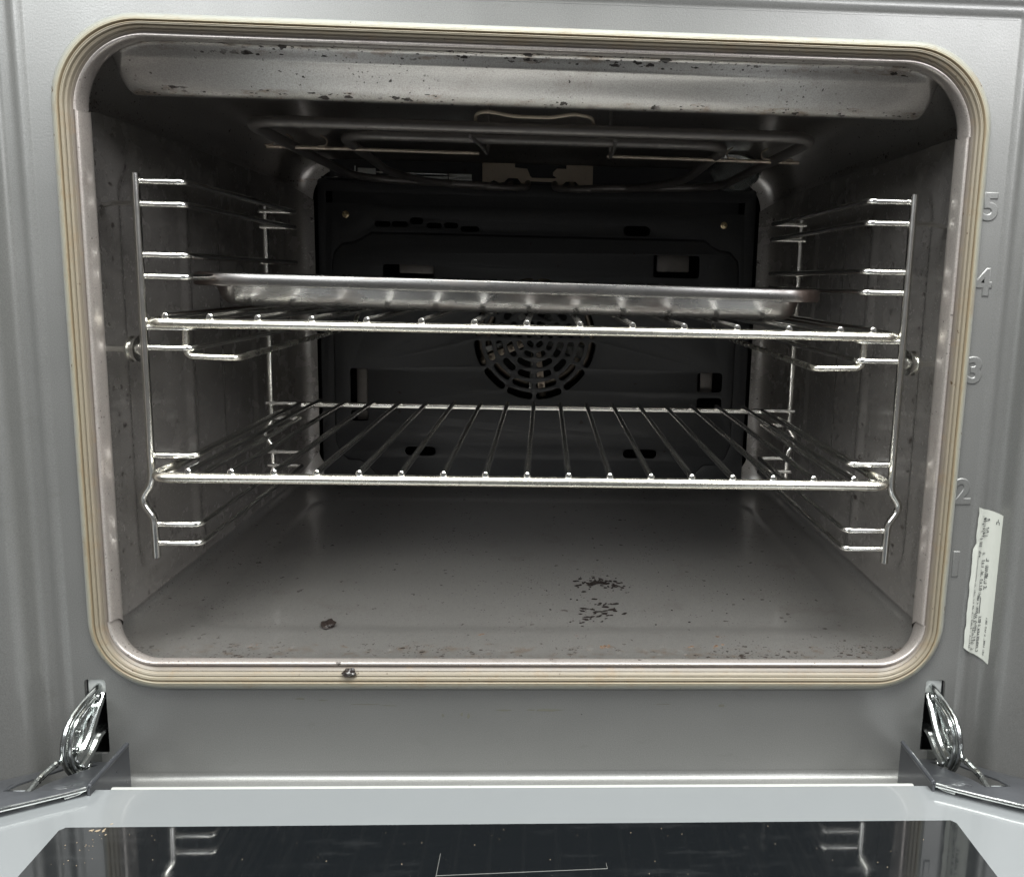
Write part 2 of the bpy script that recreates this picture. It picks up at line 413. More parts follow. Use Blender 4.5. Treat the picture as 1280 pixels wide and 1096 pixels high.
# key sections of the cavity: Y, hx, z0, z1, rb, rt
KEY = [(0.0015, 0.2395, 0.0530, 0.4015, 0.0270, 0.0400),
       (-0.0010, 0.2382, 0.0545, 0.4003, 0.0260, 0.0390),
       (-0.0018, 0.2368, 0.0562, 0.3990, 0.0250, 0.0380),
       (-0.0004, 0.2358, 0.0570, 0.3980, 0.0245, 0.0375),
       (0.0040, 0.2353, 0.0566, 0.3982, 0.0240, 0.0375),
       (0.0090, 0.2357, 0.0535, 0.4000, 0.0230, 0.0378),
       (0.0130, 0.2388, 0.0512, 0.4025, 0.0210, 0.0380),
       (0.0190, 0.2440, 0.0498, 0.4050, 0.0190, 0.0383),
       (0.0270, 0.2505, 0.0488, 0.4072, 0.0160, 0.0386),
       (0.0370, 0.2565, 0.0484, 0.4090, 0.0130, 0.0390),
       (0.0560, 0.2628, 0.0480, 0.4110, 0.0090, 0.0390),
       (0.0700, 0.2645, 0.0480, 0.4120, 0.0070, 0.0390),
       (0.3700, 0.2645, 0.0475, 0.4120, 0.0070, 0.0390),
       (0.3860, 0.2635, 0.0476, 0.4110, 0.0090, 0.0390),
       (0.3980, 0.2590, 0.0500, 0.4070, 0.0120, 0.0380),
       (0.4060, 0.2510, 0.0560, 0.4000, 0.0160, 0.0360),
       (0.4090, 0.2420, 0.0650, 0.3920, 0.0200, 0.0340)]
def catm(p0, p1, p2, p3, t):
    return 0.5 * ((2 * p1) + (-p0 + p2) * t + (2 * p0 - 5 * p1 + 4 * p2 - p3) * t * t + (-p0 + 3 * p1 - 3 * p2 + p3) * t ** 3)
SECT = []
for i in range(len(KEY) - 1):
    a, b = KEY[i], KEY[i + 1]
    sub = (12 if a[0] > 0.008 and b[0] < 0.05 else 3) if abs(b[0] - a[0]) < 0.02 else 100
    lin = sub == 100 or (i > 0 and abs(KEY[i][0] - KEY[i - 1][0]) > 0.1) or (i + 2 < len(KEY) and abs(KEY[i + 2][0] - b[0]) > 0.1)
    for k in range(sub):
        t = k / sub
        if lin or i == 0: SECT.append(tuple(lerp(a[j], b[j], t) for j in range(6)))
        else: SECT.append(tuple(catm(KEY[i - 1][j], a[j], b[j], KEY[min(i + 2, len(KEY) - 1)][j], t) for j in range(6)))
SECT.append(KEY[-1])

def rr_sdf(u, v, u0, v0, u1, v1, r):
    cx, cy = (u0 + u1) / 2, (v0 + v1) / 2
    qx = abs(u - cx) - (u1 - u0) / 2 + r; qy = abs(v - cy) - (v1 - v0) / 2 + r
    return math.hypot(max(qx, 0), max(qy, 0)) + min(max(qx, qy), 0) - r

def disp(x, y, z, side):
    """inward displacement (embossing) of the pressed sheet"""
    if side in 'LR':
        d = 0.0
        d -= 0.0026 * smooth(0.0015, -0.0025, rr_sdf(y, z, 0.084, 0.078, 0.372, 0.343, 0.016))
        d += 0.0022 * smooth(0.0045, 0.0, rr_sdf(y, z, 0.100, 0.352, 0.225, 0.362, 0.005))
        d += 0.0016 * smooth(0.005, -0.001, abs(y - 0.172) - 0.003) * smooth(0.05, 0.08, z) * smooth(0.345, 0.33, z)
        d -= 0.0016 * smooth(0.0015, -0.001, rr_sdf(y, z, 0.232, 0.100, 0.300, 0.325, 0.01))
        return d
    if side == 'T':
        return 0.0
    if side == 'F':
        if y > 0.372: return 0
        return -0.0012 * smooth(0.004, -0.004, rr_sdf(x, y, -0.225, 0.06, 0.225, 0.35, 0.03))
    return 0.0

rows = []
for (Y, hx, z0, z1, rb, rt) in SECT:
    row = []
    for (x, z, nx, nz, s) in path(hx, z0, z1, rb, rt):
        d = disp(x, Y, z, s)
        zz = z - nz * d
        if s == 'T' and 0.009 < Y < 0.07:
            zb = lerp(0.3950, 0.3765, smooth(0.012, 0.031, Y) * 0.5 + 0.5 * max(0, min(1, (Y - 0.012) / 0.019)))
            m = smooth(0.0040, -0.0035, rr_sdf(x, Y, -0.2285, 0.0120, 0.2285, 0.0368, 0.0120))
            if zb < zz: zz = lerp(zz, zb, m)
        row.append((Vector((x - nx * d, Y, zz)), Vector((nx, 0, nz)), s))
    rows.append(row)
n = len(rows[0])
def strip(idx, inset=0.0, r0=0, r1=None):
    """mesh from path indices (inclusive list)"""
    vs = []; fs = []; w = len(idx); R = rows[r0:r1]
    for row in R:
        for i in idx:
            p, nn, s = row[i % n]; vs.append(p - nn * inset)
    for a in range(len(R) - 1):
        for b in range(w - 1): fs.append((a * w + b, a * w + b + 1, (a + 1) * w + b + 1, (a + 1) * w + b))
    return vs, fs
iL = list(range(0, NV + 1)); iT = list(range(NV, NV + NC + NH + NC + 1))
iR = list(range(NV + 2 * NC + NH, 2 * NV + 2 * NC + NH + 1)); iF = list(range(2 * NV + 2 * NC + NH, n + 1))
LIPROWS = 16
LIPSIDE = 15 + 12
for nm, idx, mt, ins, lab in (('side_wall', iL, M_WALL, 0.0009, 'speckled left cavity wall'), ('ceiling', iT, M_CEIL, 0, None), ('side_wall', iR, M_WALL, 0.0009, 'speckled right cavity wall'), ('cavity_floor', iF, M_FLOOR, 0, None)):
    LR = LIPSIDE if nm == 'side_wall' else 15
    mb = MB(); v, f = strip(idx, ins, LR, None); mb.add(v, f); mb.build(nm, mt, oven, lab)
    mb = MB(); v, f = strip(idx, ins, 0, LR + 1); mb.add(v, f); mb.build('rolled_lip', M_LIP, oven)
# closing sheet behind everything
mb = MB(); mb.box((0, 0.4640, 0.23), (0.546, 0.003, 0.400)); mb.box((0, 0.4200, 0.0305), (0.546, 0.085, 0.003)); mb.box((0, 0.4200, 0.4300), (0.546, 0.085, 0.003))
for s in (-1, 1): mb.box((s * 0.2715, 0.4200, 0.23), (0.003, 0.085, 0.396))
mb.build('rear_housing', M_BLACK, oven)
mb = MB(); mb.box((0, 0.4900, 0.2335), (0.640, 0.002, 0.512)); mb.box((0, 0.2500, -0.0235), (0.636, 0.476, 0.002)); mb.box((0, 0.2430, 0.4825), (0.640, 0.490, 0.002))
for s in (-1, 1): mb.box((s * 0.3190, 0.2430, 0.2335), (0.002, 0.490, 0.494))
mb.build('outer_casing', M_COVER, oven)

# --- back panel with real slots
def slot(cx, cz, w, h, r=None): r = min(w, h) * 0.48 if r is None else r; return rrect(cx - w / 2, cz - h / 2, cx + w / 2, cz + h / 2, r, 4)
inner = [(-0.160, 0.330), (0.1650, 0.330), (0.180, 0.326), (0.188, 0.318), (0.1975, 0.3135), (0.208, 0.3125), (0.2165, 0.303),
         (0.2185, 0.290), (0.2185, 0.098), (0.213, 0.083), (0.203, 0.0765), (0.190, 0.0765), (0.183, 0.070), (0.176, 0.062), (0.165, 0.056),
         (-0.165, 0.056), (-0.176, 0.062), (-0.184, 0.071), (-0.194, 0.0775), (-0.206, 0.0775), (-0.215, 0.085), (-0.2195, 0.098), (-0.2195, 0.290), (-0.217, 0.303), (-0.2085, 0.3125),
         (-0.198, 0.3135), (-0.188, 0.318), (-0.178, 0.326)]
def shrink(pts, d):
    out = []; m_ = len(pts)
    for i in range(m_):
        a = Vector(pts[i - 1]); b = Vector(pts[i]); c = Vector(pts[(i + 1) % m_])
        t = (c - a).normalized(); nrm = Vector((-t.y, t.x)); out.append((b.x - nrm.x * d, b.y - nrm.y * d))
    return out
FX, FZ = -0.0022, 0.2145
holes = [slot(-0.1667, .3343, .017, .0058), slot(-0.1485, .3345, .017, .0058), slot(-0.1305, .3385, .014, .007), slot(-0.1120, .3340, .016, .006),
         slot(-0.0940, .3345, .015, .006), slot(-0.0740, .3312, .020, .006), slot(0.1060, .3335, .029, .0105)]
holes_in = [slot(0.1500, .2965, .050, .024, .003), slot(-0.1390, .2810, .054, .022, .003), slot(-0.1935, .1570, .019, .044, .003), slot(-0.1935, .1270, .019, .012, .003),
            slot(0.1925, .1700, .028, .022, .004), slot(0.1930, .1445, .028, .016, .004), slot(-0.1275, .0880, .034, .010), slot(0.1170, .0880, .038, .010)]
for k, (ro, ri, nsp) in enumerate(((.0665, .0590, 12), (.0545, .0475, 12), (.0430, .0360, 12), (.0315, .0250, 8), (.0205, .0145, 8), (.0100, .0045, 4))):
    for j in range(nsp):
        gap = (0.0036 + 0.0008) / ((ro + ri) / 2)
        if nsp < 12 and ro < 0.022: gap *= 0.8
        a0 = 2 * pi * j / nsp + gap / 2 + radians(0); a1 = 2 * pi * (j + 1) / nsp - gap / 2; pts = []
        rm = (ro - ri) / 2; mid = (ro + ri) / 2; da = rm / mid * 0.9
        for q in range(9): t = lerp(a0 + da, a1 - da, q / 8); pts.append((FX + ro * cos(t), FZ + ro * sin(t)))
        c = a1 - da
        for q in range(1, 5): t = q / 5 * pi; pts.append((FX + mid * cos(c) + rm * cos(c + t), FZ + mid * sin(c) + rm * sin(c + t)))
        for q in range(9): t = lerp(a1 - da, a0 + da, q / 8); pts.append((FX + ri * cos(t), FZ + ri * sin(t)))
        c = a0 + da
        for q in range(1, 5): t = pi + q / 5 * pi; pts.append((FX + mid * cos(c) + rm * cos(c + t), FZ + mid * sin(c) + rm * sin(c + t)))
        holes_in.append(pts)
small = [slot(-0.2225, .3610, .007, .0125, .001), slot(0.2190, .3600, .007, .0125, .001)]
outer = rrect(-0.2345, 0.0555, 0.2345, 0.3800, 0.004)
inner = [(a, min(b, 0.3245)) for a, b in inner]
mb = MB(); mb.bm(plate(outer, holes + small + [inner], 0.0014, MXZ(0.4010), 0.0003)); mb.build('back_panel', M_BACK, oven)
mb = MB(); mb.bm(plate(shrink(inner, 0.0006), holes_in, 0.0016, MXZ(0.3978), 0.0005)); mb.build('fan_cover', M_BACK, oven)
# sloping skirt that joins the raised cover to the panel
mb = MB(); A = [(a, 0.3985, b) for a, b in shrink(inner, 0.0006)]; B = [(a, 0.4008, b) for a, b in shrink(inner, -0.0022)]
mb.add(A + B, [(i, (i + 1) % len(A), len(A) + (i + 1) % len(A), len(A) + i) for i in range(len(A))]); mb.build('cover_step', M_BACK, oven)
for (x, z) in ((-0.2053, .3433), (0.2004, .3419), (-0.1927, .0825), (0.1898, .0840)):
    mb = MB(); mb.lathe((x, 0.4002, z), (0, -1, 0), [(0.0036, 0), (0.0036, 0.0006), (0.0026, 0.0012), (0.0024, 0.0022), (0.0012, 0.0026), (0.0009, 0.0019)], 18); mb.build('screw', M_SCREW, oven)
# grey duct pieces seen through the rectangular holes
for (x, z, w, h) in ((0.148, .3005, .036, .020), (-0.131, .2890, .040, .012), (-0.193, .150, .012, .060), (0.191, .170, .014, .030)):
    mb = MB(); mb.box((x, 0.414, z), (w, 0.010, h), bev=0.001); mb.build('duct_plate', M_ELEM, oven)
# fan and ring heater behind the grille
fan = MB(); fan.lathe((FX, 0.432, FZ), (0, -1, 0), [(0.012, 0), (0.012, 0.006), (0.006, 0.012), (0.003, 0.013)], 20)
for k in range(5):
    a = k * 2 * pi / 5 + 0.95
    u = Vector((cos(a), 0, sin(a))); v = Vector((-sin(a), 0, cos(a))); c = Vector((FX, 0.428, FZ))
    q = [c + u * .009 - v * .004, c + u * .009 + v * .004, c + u * .058 + v * .009 + Vector((0, .004, 0)), c + u * .058 - v * .007 - Vector((0, .008, 0))]
    q2 = [p + Vector((0, .0008, 0)) for p in q]
    fan.add(q + q2, [(0, 1, 2, 3), (7, 6, 5, 4), (0, 4, 5, 1), (1, 5, 6, 2), (2, 6, 7, 3), (3, 7, 4, 0)])
fan.build('fan', M_ZINC, oven)
for rr, yy in ((0.064, 0.440), (0.055, 0.446)):
    mb = MB(); mb.tube([(FX + rr * cos(t * 2 * pi / 48), yy, FZ + rr * sin(t * 2 * pi / 48)) for t in range(48)], 0.0034, closed=True, seg=10); mb.build('ring_heater', M_COPPER, oven)
for a in (205, 278):
    mb = MB(); u = Vector((cos(radians(a)), 0, sin(radians(a))))
    mb.box(Vector((FX, 0.4235, FZ)) + u * 0.040, (0.055, 0.0015, 0.008), Euler((0, -radians(a), 0)), 0.0004)
    for k in range(6): mb.lathe(Vector((FX, 0.4235, FZ)) + u * (0.018 + k * 0.0095), (0, -1, 0), [(0.0026, 0), (0.0026, .002), (0.0012, .003)], 12)
    mb.build('heater_clamp', M_COPPER, oven)

# --- gasket: ribbed silicone seal round the opening
gp = [(0.2380, 0.0548, 0.4026), (0.2490, 0.0400, 0.4100)]
prof = []   # (t across 0 inner ..1 outer, height)
NB = 80
for k in range(NB + 1):
    t = k / NB
    dome = 0.0052 * math.sin(pi * min(1, max(0, t))) ** 0.55
    rib = 0.0
    if 0.06 < t < 0.95: rib = -0.00018 * (1 - abs(math.sin(pi * t * 13))) - (0.0013 * math.exp(-((t - 0.50) / 0.030) ** 2)) - (0.0009 * math.exp(-((t - 0.30) / 0.025) ** 2)) - (0.0007 * math.exp(-((t - 0.14) / 0.025) ** 2))
    prof.append((t, dome + rib))
vs = []; fs = []; band = []
for (t, h) in prof:
    hx = lerp(0.2368, 0.2486, t); z0 = lerp(0.0540, 0.0400, t); z1 = lerp(0.4000, 0.4098, t); rb = lerp(0.027, 0.042, t); rt = lerp(0.040, 0.0465, t)
    for (x, z, nx, nz, s) in path(hx, z0, z1, rb, rt): vs.append((x, -h - 0.0002, z)); band.append(1 - t)
m_ = len(vs) // len(prof)
for a in range(len(prof) - 1):
    for b in range(m_): fs.append((a * m_ + b, a * m_ + (b + 1) % m_, (a + 1) * m_ + (b + 1) % m_, (a + 1) * m_ + b))
me = bpy.data.meshes.new('door_seal'); me.from_pydata(vs, [], fs); me.update()
at = me.attributes.new('band', 'FLOAT', 'POINT')
for i, b in enumerate(band): at.data[i].value = b
link('door_seal', me, M_GASKET, oven, shade=True)
for p in me.polygons: p.use_smooth = True

# --- front frame: flat face, bead, groove, raised outer frame, swept round the opening as one pressed sheet
# d = distance outward from the bead centre line (rectangle hx .264, top z .4265)
def frame_sheet():
    prof = [(-0.0052, 0.0), (-0.0045, 0.0), (-0.0036, -0.0001), (-0.0020, -0.0005), (0.0, -0.0008), (0.0020, -0.0004), (0.0036, 0.0004), (0.0055, 0.0011), (0.0078, 0.0013),
            (0.0105, 0.0010), (0.0125, -0.0006), (0.0138, -0.0040), (0.0150, -0.0075), (0.0172, -0.0100), (0.0205, -0.0112), (0.030, -0.0116), (0.060, -0.0116)]
    pr = []
    for i in range(len(prof) - 1):
        p0 = prof[max(i - 1, 0)]; p1 = prof[i]; p2 = prof[i + 1]; p3 = prof[min(i + 2, len(prof) - 1)]
        for k in range(4):
            t = k / 4
            if i < 1 or i > 13: pr.append((lerp(p1[0], p2[0], t), lerp(p1[1], p2[1], t)))
            else: pr.append((catm(p0[0], p1[0], p2[0], p3[0], t), catm(p0[1], p1[1], p2[1], p3[1], t)))
    pr.append(prof[-1])
    HX, ZT, RT = 0.2640, 0.4275, 0.0050
    vs = []; fs = []; cnt = None
    for d, y in pr:
        r = max(RT + d, 0.0004); rowp = []
        hx = HX + d; zt = ZT + d
        zb = -0.024
        for k in range(40): rowp.append((-hx, y, lerp(zb, zt - r, k / 40)))
        for k in range(13): t = pi - pi / 2 * k / 12; rowp.append((-hx + r + r * cos(t), y, zt - r + r * sin(t)))
        for k in range(1, 60): rowp.append((lerp(-hx + r, hx - r, k / 60), y, zt))
        for k in range(13): t = pi / 2 - pi / 2 * k / 12; rowp.append((hx - r + r * cos(t), y, zt - r + r * sin(t)))
        for k in range(1, 41): rowp.append((hx, y, lerp(zt - r, zb, k / 40)))
        cnt = len(rowp); vs += rowp
    for a in range(len(pr) - 1):
        for b in range(cnt - 1): fs.append((a * cnt + b, a * cnt + b + 1, (a + 1) * cnt + b + 1, (a + 1) * cnt + b))
    return vs, fs
mb = MB(); v, f = frame_sheet(); mb.add(v, f); mb.build('frame_surround', M_PANEL, oven)
# flat face with the oven opening and the two hinge slots cut out
face_outer = rrect(-0.2345, -0.0020, 0.2345, 0.3980, 0.0005, 1)
ops = [(p[0], p[1]) for p in path(0.2440, 0.0470, 0.4070, 0.034, 0.043)][::2]
hs = [rrect(s * 0.2478 - 0.0060, -0.0350, s * 0.2478 + 0.0060, 0.0455, 0.0025, 3) for s in (-1, 1)]
face_outer = [(-0.2588, -0.0130), (0.2588, -0.0130), (0.2588, 0.4222), (-0.2588, 0.4222)]
hs = [rrect(s * 0.2478 - 0.0060, -0.0010, s * 0.2478 + 0.0060, 0.0455, 0.0022, 3) for s in (-1, 1)]
mb = MB(); mb.bm(plate(face_outer, [ops] + hs, 0.0016, MXZ(0.0008), 0.0)); face = mb.build('front_panel', M_PANEL, oven)
# sill: rolled bottom edge
mb = MB(); pr = [(0.0000, -0.0129)] + [(-0.0038 + 0.0038 * cos(t * pi / 2 / 10), -0.0132 - 0.0040 * sin(t * pi / 2 / 10)) for t in range(11)] + [(-0.030, -0.0174), (-0.046, -0.0176), (-0.048, -0.0200)]
vs = []; fs = []
for y, z in pr:
    for k in range(41): vs.append((lerp(-0.2590, 0.2590, k / 40), y, z))
for a in range(len(pr) - 1):
    for b in range(40): fs.append((a * 41 + b, a * 41 + b + 1, (a + 1) * 41 + b + 1, (a + 1) * 41 + b))
mb.add(vs, fs); mb.build('sill', M_PANEL, oven)
# hinge pockets behind the slots
for s in (-1, 1):
    mb = MB(); mb.box((s * 0.2478, 0.030, 0.0225), (0.0150, 0.0015, 0.050)); mb.box((s * 0.2478 - 0.0068, 0.0170, 0.0225), (0.0012, 0.025, 0.050)); mb.box((s * 0.2478 + 0.0068, 0.0170, 0.0225), (0.0012, 0.025, 0.050))
    mb.build('hinge_pocket', M_COVER, oven)
    mb = MB(); mb.box((s * 0.2474, 0.0026, 0.0405), (0.0108, 0.0015, 0.0085), bev=0.0004); mb.box((s * 0.2512, 0.0100, 0.0200), (0.0012, 0.0150, 0.0420), bev=0.0004); mb.build('hinge_catch', M_PLATE, oven)
# embossed shelf numbers
for ch, z in (('5', 0.3240), ('4', 0.2826), ('3', 0.2330), ('2', 0.1620), ('1', 0.1180)):
    cu = bpy.data.curves.new('t', 'FONT'); cu.body = ch; cu.size = 0.0200; cu.align_x = 'CENTER'; cu.align_y = 'CENTER'
    cu.offset = 0.0004; cu.extrude = 0.0002; cu.bevel_depth = 0.0007; cu.bevel_resolution = 3; cu.resolution_u = 4
    to = bpy.data.objects.new('t', cu); COL.objects.link(to); bpy.context.view_layer.update()
    me = bpy.data.meshes.new_from_object(to.evaluated_get(bpy.context.evaluated_depsgraph_get()))
    bpy.data.objects.remove(to)
    me.transform(Matrix.Translation((0.2528, 0.0004, z)) @ Matrix(((1, 0, 0, 0), (0, 0, -1, 0), (0, 1, 0, 0), (0, 0, 0, 1))))
    o = link('embossed_number', me, M_PANEL, face, 'embossed shelf number ' + ch)
M_SMEAR = simple('dried_grease_smear', (0.150, 0.148, 0.120), 0.5, 0.3, var=0.2, nscale=300)
mb = MB()
for (x, z, w_, h_) in ((-0.094, 0.0300, .022, .0007), (-0.080, 0.0292, .010, .0006), (-0.012, 0.0262, .010, .0011), (0.014, 0.0262, .018, .0015), (0.004, 0.0264, .006, .0009), (-0.131, 0.0335, .006, .0012), (-0.118, 0.0325, .007, .0008),
                       (-0.037, 0.0235, .0016, .0030), (-0.033, 0.0225, .0020, .0036), (-0.048, 0.0228, .0018, .0020), (0.118, 0.0290, .0040, .0020), (0.083, 0.0300, .010, .0006)):
    k = 10; ring = [(x + w_ / 2 * cos(2 * pi * i / k) * random.uniform(.7, 1.1), -0.00012, z + h_ / 2 * sin(2 * pi * i / k) * random.uniform(.6, 1.2)) for i in range(k)]
    mb = MB(); mb.add(ring, [tuple(range(k))[::-1]]); mb.build('grease_smear', M_SMEAR, face, shade=False)
# sticker in the right groove: folds from the face over the bead
stk = MB()
colx = [(0.2618, -0.0012), (0.2640, -0.0022), (0.2662, -0.0012), (0.2690, 0.0006), (0.2725, 0.0010), (0.2755, 0.0000), (0.2772, -0.0022)]
ztop = [0.1540, 0.1535, 0.1527, 0.1520, 0.1510, 0.1500, 0.1492]; zbot = [0.0672, 0.0655, 0.0640, 0.0625, 0.0605, 0.0585, 0.0568]
NS = 24; vs = []; fs = []
for k in range(NS + 1):
    for i, (x, y) in enumerate(colx):
        z = lerp(zbot[i], ztop[i], k / NS); rag = 0.0004 * math.sin(k * 2.7) * math.sin(k * 1.3) if i == 0 else 0
        if i == 0 and z > 0.132: rag += 0.0012
        vs.append((x + rag, y - 0.0003, z))
w = len(colx)
for a in range(NS):
    for b in range(w - 1): fs.append((a * w + b, a * w + b + 1, (a + 1) * w + b + 1, (a + 1) * w + b))
stk.add(vs, fs); stick = stk.build('rating_sticker', M_PAPER, oven, 'crumpled white sticker with small black print')
def stx(u):   # u 0..1 across sticker -> x, y
    f_ = u * (w - 1); i = min(int(f_), w - 2); t = f_ - i
    return lerp(colx[i][0], colx[i + 1][0], t), lerp(colx[i][1], colx[i + 1][1], t) - 0.00055
ink = MB()
def dash(u, z, du, dz):
    x0, y0 = stx(max(0.02, u - du / 2)); x1, y1 = stx(min(0.98, u + du / 2)); g = -0.0001
    ink.add([(x0, y0 + g, z - dz / 2), (x1, y1 + g, z - dz / 2), (x1, y1 + g, z + dz / 2), (x0, y0 + g, z + dz / 2)], [(0, 1, 2, 3)])
for (u, za, zb_, hgt) in ((0.22, 0.068, 0.110, 0.07), (0.36, 0.066, 0.090, 0.08), (0.47, 0.0655, 0.100, 0.08), (0.60, 0.064, 0.086, 0.06), (0.80, 0.061, 0.086, 0.035),
                          (0.30, 0.126, 0.136, 0.12), (0.52, 0.098, 0.126, 0.08), (0.66, 0.103, 0.122, 0.08), (0.50, 0.136, 0.149, 0.16)):
    z = za
    while z < zb_:
        g = random.choice((0, 1, 2, 3)); l = random.uniform(0.0005, 0.0009)
        if g: 
            dash(u - hgt / 2, z + l / 2, hgt * 0.25, l); 
            if g > 1: dash(u, z, hgt, 0.00034)
            if g > 2: dash(u + hgt / 2, z + l / 2, hgt * 0.25, l)
            if random.random() < .5: dash(u, z + l, hgt * 0.9, 0.0002)
        z += l + random.uniform(0.0003, 0.0006)
for (u, z0_, z1_) in ((0.22, 0.110, 0.125), (0.56, 0.088, 0.098)):
    dash(u, (z0_ + z1_) / 2, 0.02, z1_ - z0_)
for (u, z) in ((0.84, 0.1455), (0.88, 0.1438), (0.80, 0.1440)): dash(u, z, 0.02, 0.0016)
dash(0.84, 0.1447, 0.10, 0.0003); dash(0.30, 0.1245, 0.05, 0.0012)
for k in range(9): dash(0.36 + 0.06 * sin(k * 2.1), 0.1365 + k * 0.0015, 0.10 + 0.05 * sin(k * 3.7), 0.0009 if k % 2 else 0.0004)
ink.build('sticker_print', M_INK, stick, shade=False)

# --- grill element under the ceiling
grill = MB(); Z = 0.3715
grill.tube([(-0.030, 0.392, 0.379), (-0.030, 0.372, 0.3725), (-0.060, 0.352, Z), (-0.1740, 0.322, Z), (-0.1785, 0.066, Z), (0.1785, 0.066, Z), (0.1740, 0.322, Z), (0.060, 0.352, Z), (0.034, 0.372, 0.3725), (0.034, 0.392, 0.379)],
           0.0036, [0, .01, .02, .04, .024, .024, .04, .02, .01, 0], 14, fseg=8)
grill.build('grill_element', M_ELEM, oven)
g2 = MB(); g2.tube([(-0.012, 0.392, 0.380), (-0.012, 0.376, 0.3735), (-0.030, 0.364, Z - .0005), (-0.095, 0.345, Z - .0010), (-0.135, 0.290, Z + .001), (-0.132, 0.108, Z + .001), (0.132, 0.108, Z + .001), (0.135, 0.290, Z + .001), (0.095, 0.345, Z - .0010), (0.034, 0.364, Z - .0005), (0.016, 0.376, 0.3735), (0.016, 0.392, 0.380)],
    0.0034, [0, .006, .015, .03, .05, .026, .026, .05, .03, .015, .006, 0], 12, fseg=8)
g2.build('inner_grill_element', M_ELEM, oven)
for xa, xb in ((-0.1945, -0.0425), (0.0520, 0.1955)):
    mb = MB(); mb.tube([(xa, 0.150, 0.3700), (xb, 0.1535, 0.3700)], 0.0013, 0, 8)
    for t in ((0.03, 0.28, 0.12) if xa < 0 else (0.92, 0.62, 0.80)):
        x = lerp(xa, xb, t)
        mb.tube([(x - .006, .150, .3712), (x, .150, .3716), (x + .001, .150, .3760), (x - 0.004, .150, .3790)] if xa < 0 else [(x + .006, .150, .3712), (x, .150, .3716), (x - .001, .150, .3760), (x + 0.004, .150, .3790)], 0.0006, .003, 6)
    mb.build('support_rod', M_COPPER, oven)
mb = MB(); mb.tube([(-0.0370, 0.074, 0.3705), (-0.0370, 0.067, 0.3795), (-0.0300, 0.060, 0.3800), (-0.0120, 0.058, 0.3770), (0.0100, 0.058, 0.3770), (0.0240, 0.060, 0.3800), (0.0360, 0.067, 0.3795), (0.0370, 0.074, 0.3705)], 0.0011, .004, 8); mb.build('element_clip', M_BRASSY, oven)
for x in (-0.040, 0.050):
    mb = MB(); mb.tube([(x, 0.066, 0.3665), (x + .003, 0.105, 0.3675), (x + .004, 0.150, 0.3690), (x + .004, 0.156, 0.3900), (x + .004, 0.156, 0.4100)], 0.0012, .006, 8); mb.build('element_hanger', M_ELEM, oven)
# brackets at the rear under the ceiling
def wavy():
    p = [(-0.0600, 0.3790), (-0.0530, 0.3790), (-0.0480, 0.3815), (-0.0420, 0.3790), (-0.0370, 0.3800), (-0.0330, 0.3840), (-0.0230, 0.3840), (-0.0190, 0.3790), (-0.0150, 0.3785), (-0.0110, 0.3815),
         (0.0170, 0.3810), (0.0200, 0.3780), (0.0240, 0.3785), (0.0280, 0.3820), (0.0380, 0.3820), (0.0420, 0.3780), (0.0460, 0.3790), (0.0500, 0.3780), (0.0560, 0.3780)]
    q = [(0.0560, 0.3990), (0.0280, 0.3990), (0.0280, 0.3950), (0.0180, 0.3950), (0.0140, 0.3910), (0.0140, 0.3880), (0.0180, 0.3860), (0.0160, 0.3850), (-0.0080, 0.3850), (-0.0100, 0.3870), (-0.0130, 0.3940), (-0.0260, 0.3950), (-0.0260, 0.3990), (-0.0600, 0.3990)]
    return p + q
mb = MB(); mb.bm(plate([(a, b) for a, b in wavy()], [], 0.0012, MXZ(0.3900), 0.0002)); mb.build('element_bracket', M_BRASSY, oven)
mb = MB(); mb.box((-0.180, 0.391, 0.3850), (0.0190, 0.003, 0.0110), bev=0.0006); mb.box((-0.083, 0.391, 0.3830), (0.0240, 0.003, 0.0080), bev=0.0006); mb.box((-0.132, 0.392, 0.3815), (0.0720, 0.002, 0.0050), bev=0.0004)
mb.tube([(-0.170, .389, .3865), (-0.096, .389, .3860)], 0.0008, 0, 8); mb.box((-0.1915, 0.390, 0.3855), (0.0015, 0.004, 0.0130)); mb.build('element_bracket', M_ZINC, oven, 'pale metal clip left of the element bracket')
mb = MB(); mb.box((0, 0.398, 0.3905), (0.44, 0.003, 0.0180)); mb.box((0, 0.3975, 0.3808), (0.452, 0.004, 0.0016)); mb.build('rear_ledge', M_BACK, oven)
# lamp cover: small ribbed glass dome at the right rear
def lampm():
    m, N, L, bs = new_mat('lamp_glass'); bs.inputs['Base Color'].default_value = (0.8, 0.85, 0.85, 1); bs.inputs['Roughness'].default_value = 0.08
    bs.inputs['Transmission Weight'].default_value = 0.85; return m
mb = MB(); mb.lathe((0.205, 0.385, 0.3950), (-0.25, -0.45, -1), [(0.024, -0.004), (0.0245, 0.0), (0.023, 0.006), (0.019, 0.012), (0.012, 0.016), (0.004, 0.018)], 12); lc = mb.build('lamp_cover', lampm(), oven, shade=False)
mb = MB(); mb.lathe((0.205, 0.386, 0.397), (-0.25, -0.45, -1), [(0.027, -0.005), (0.0285, 0.0), (0.0265, 0.0025), (0.0245, 0.002)], 32); mb.build('lamp_ring', M_ZINC, oven)

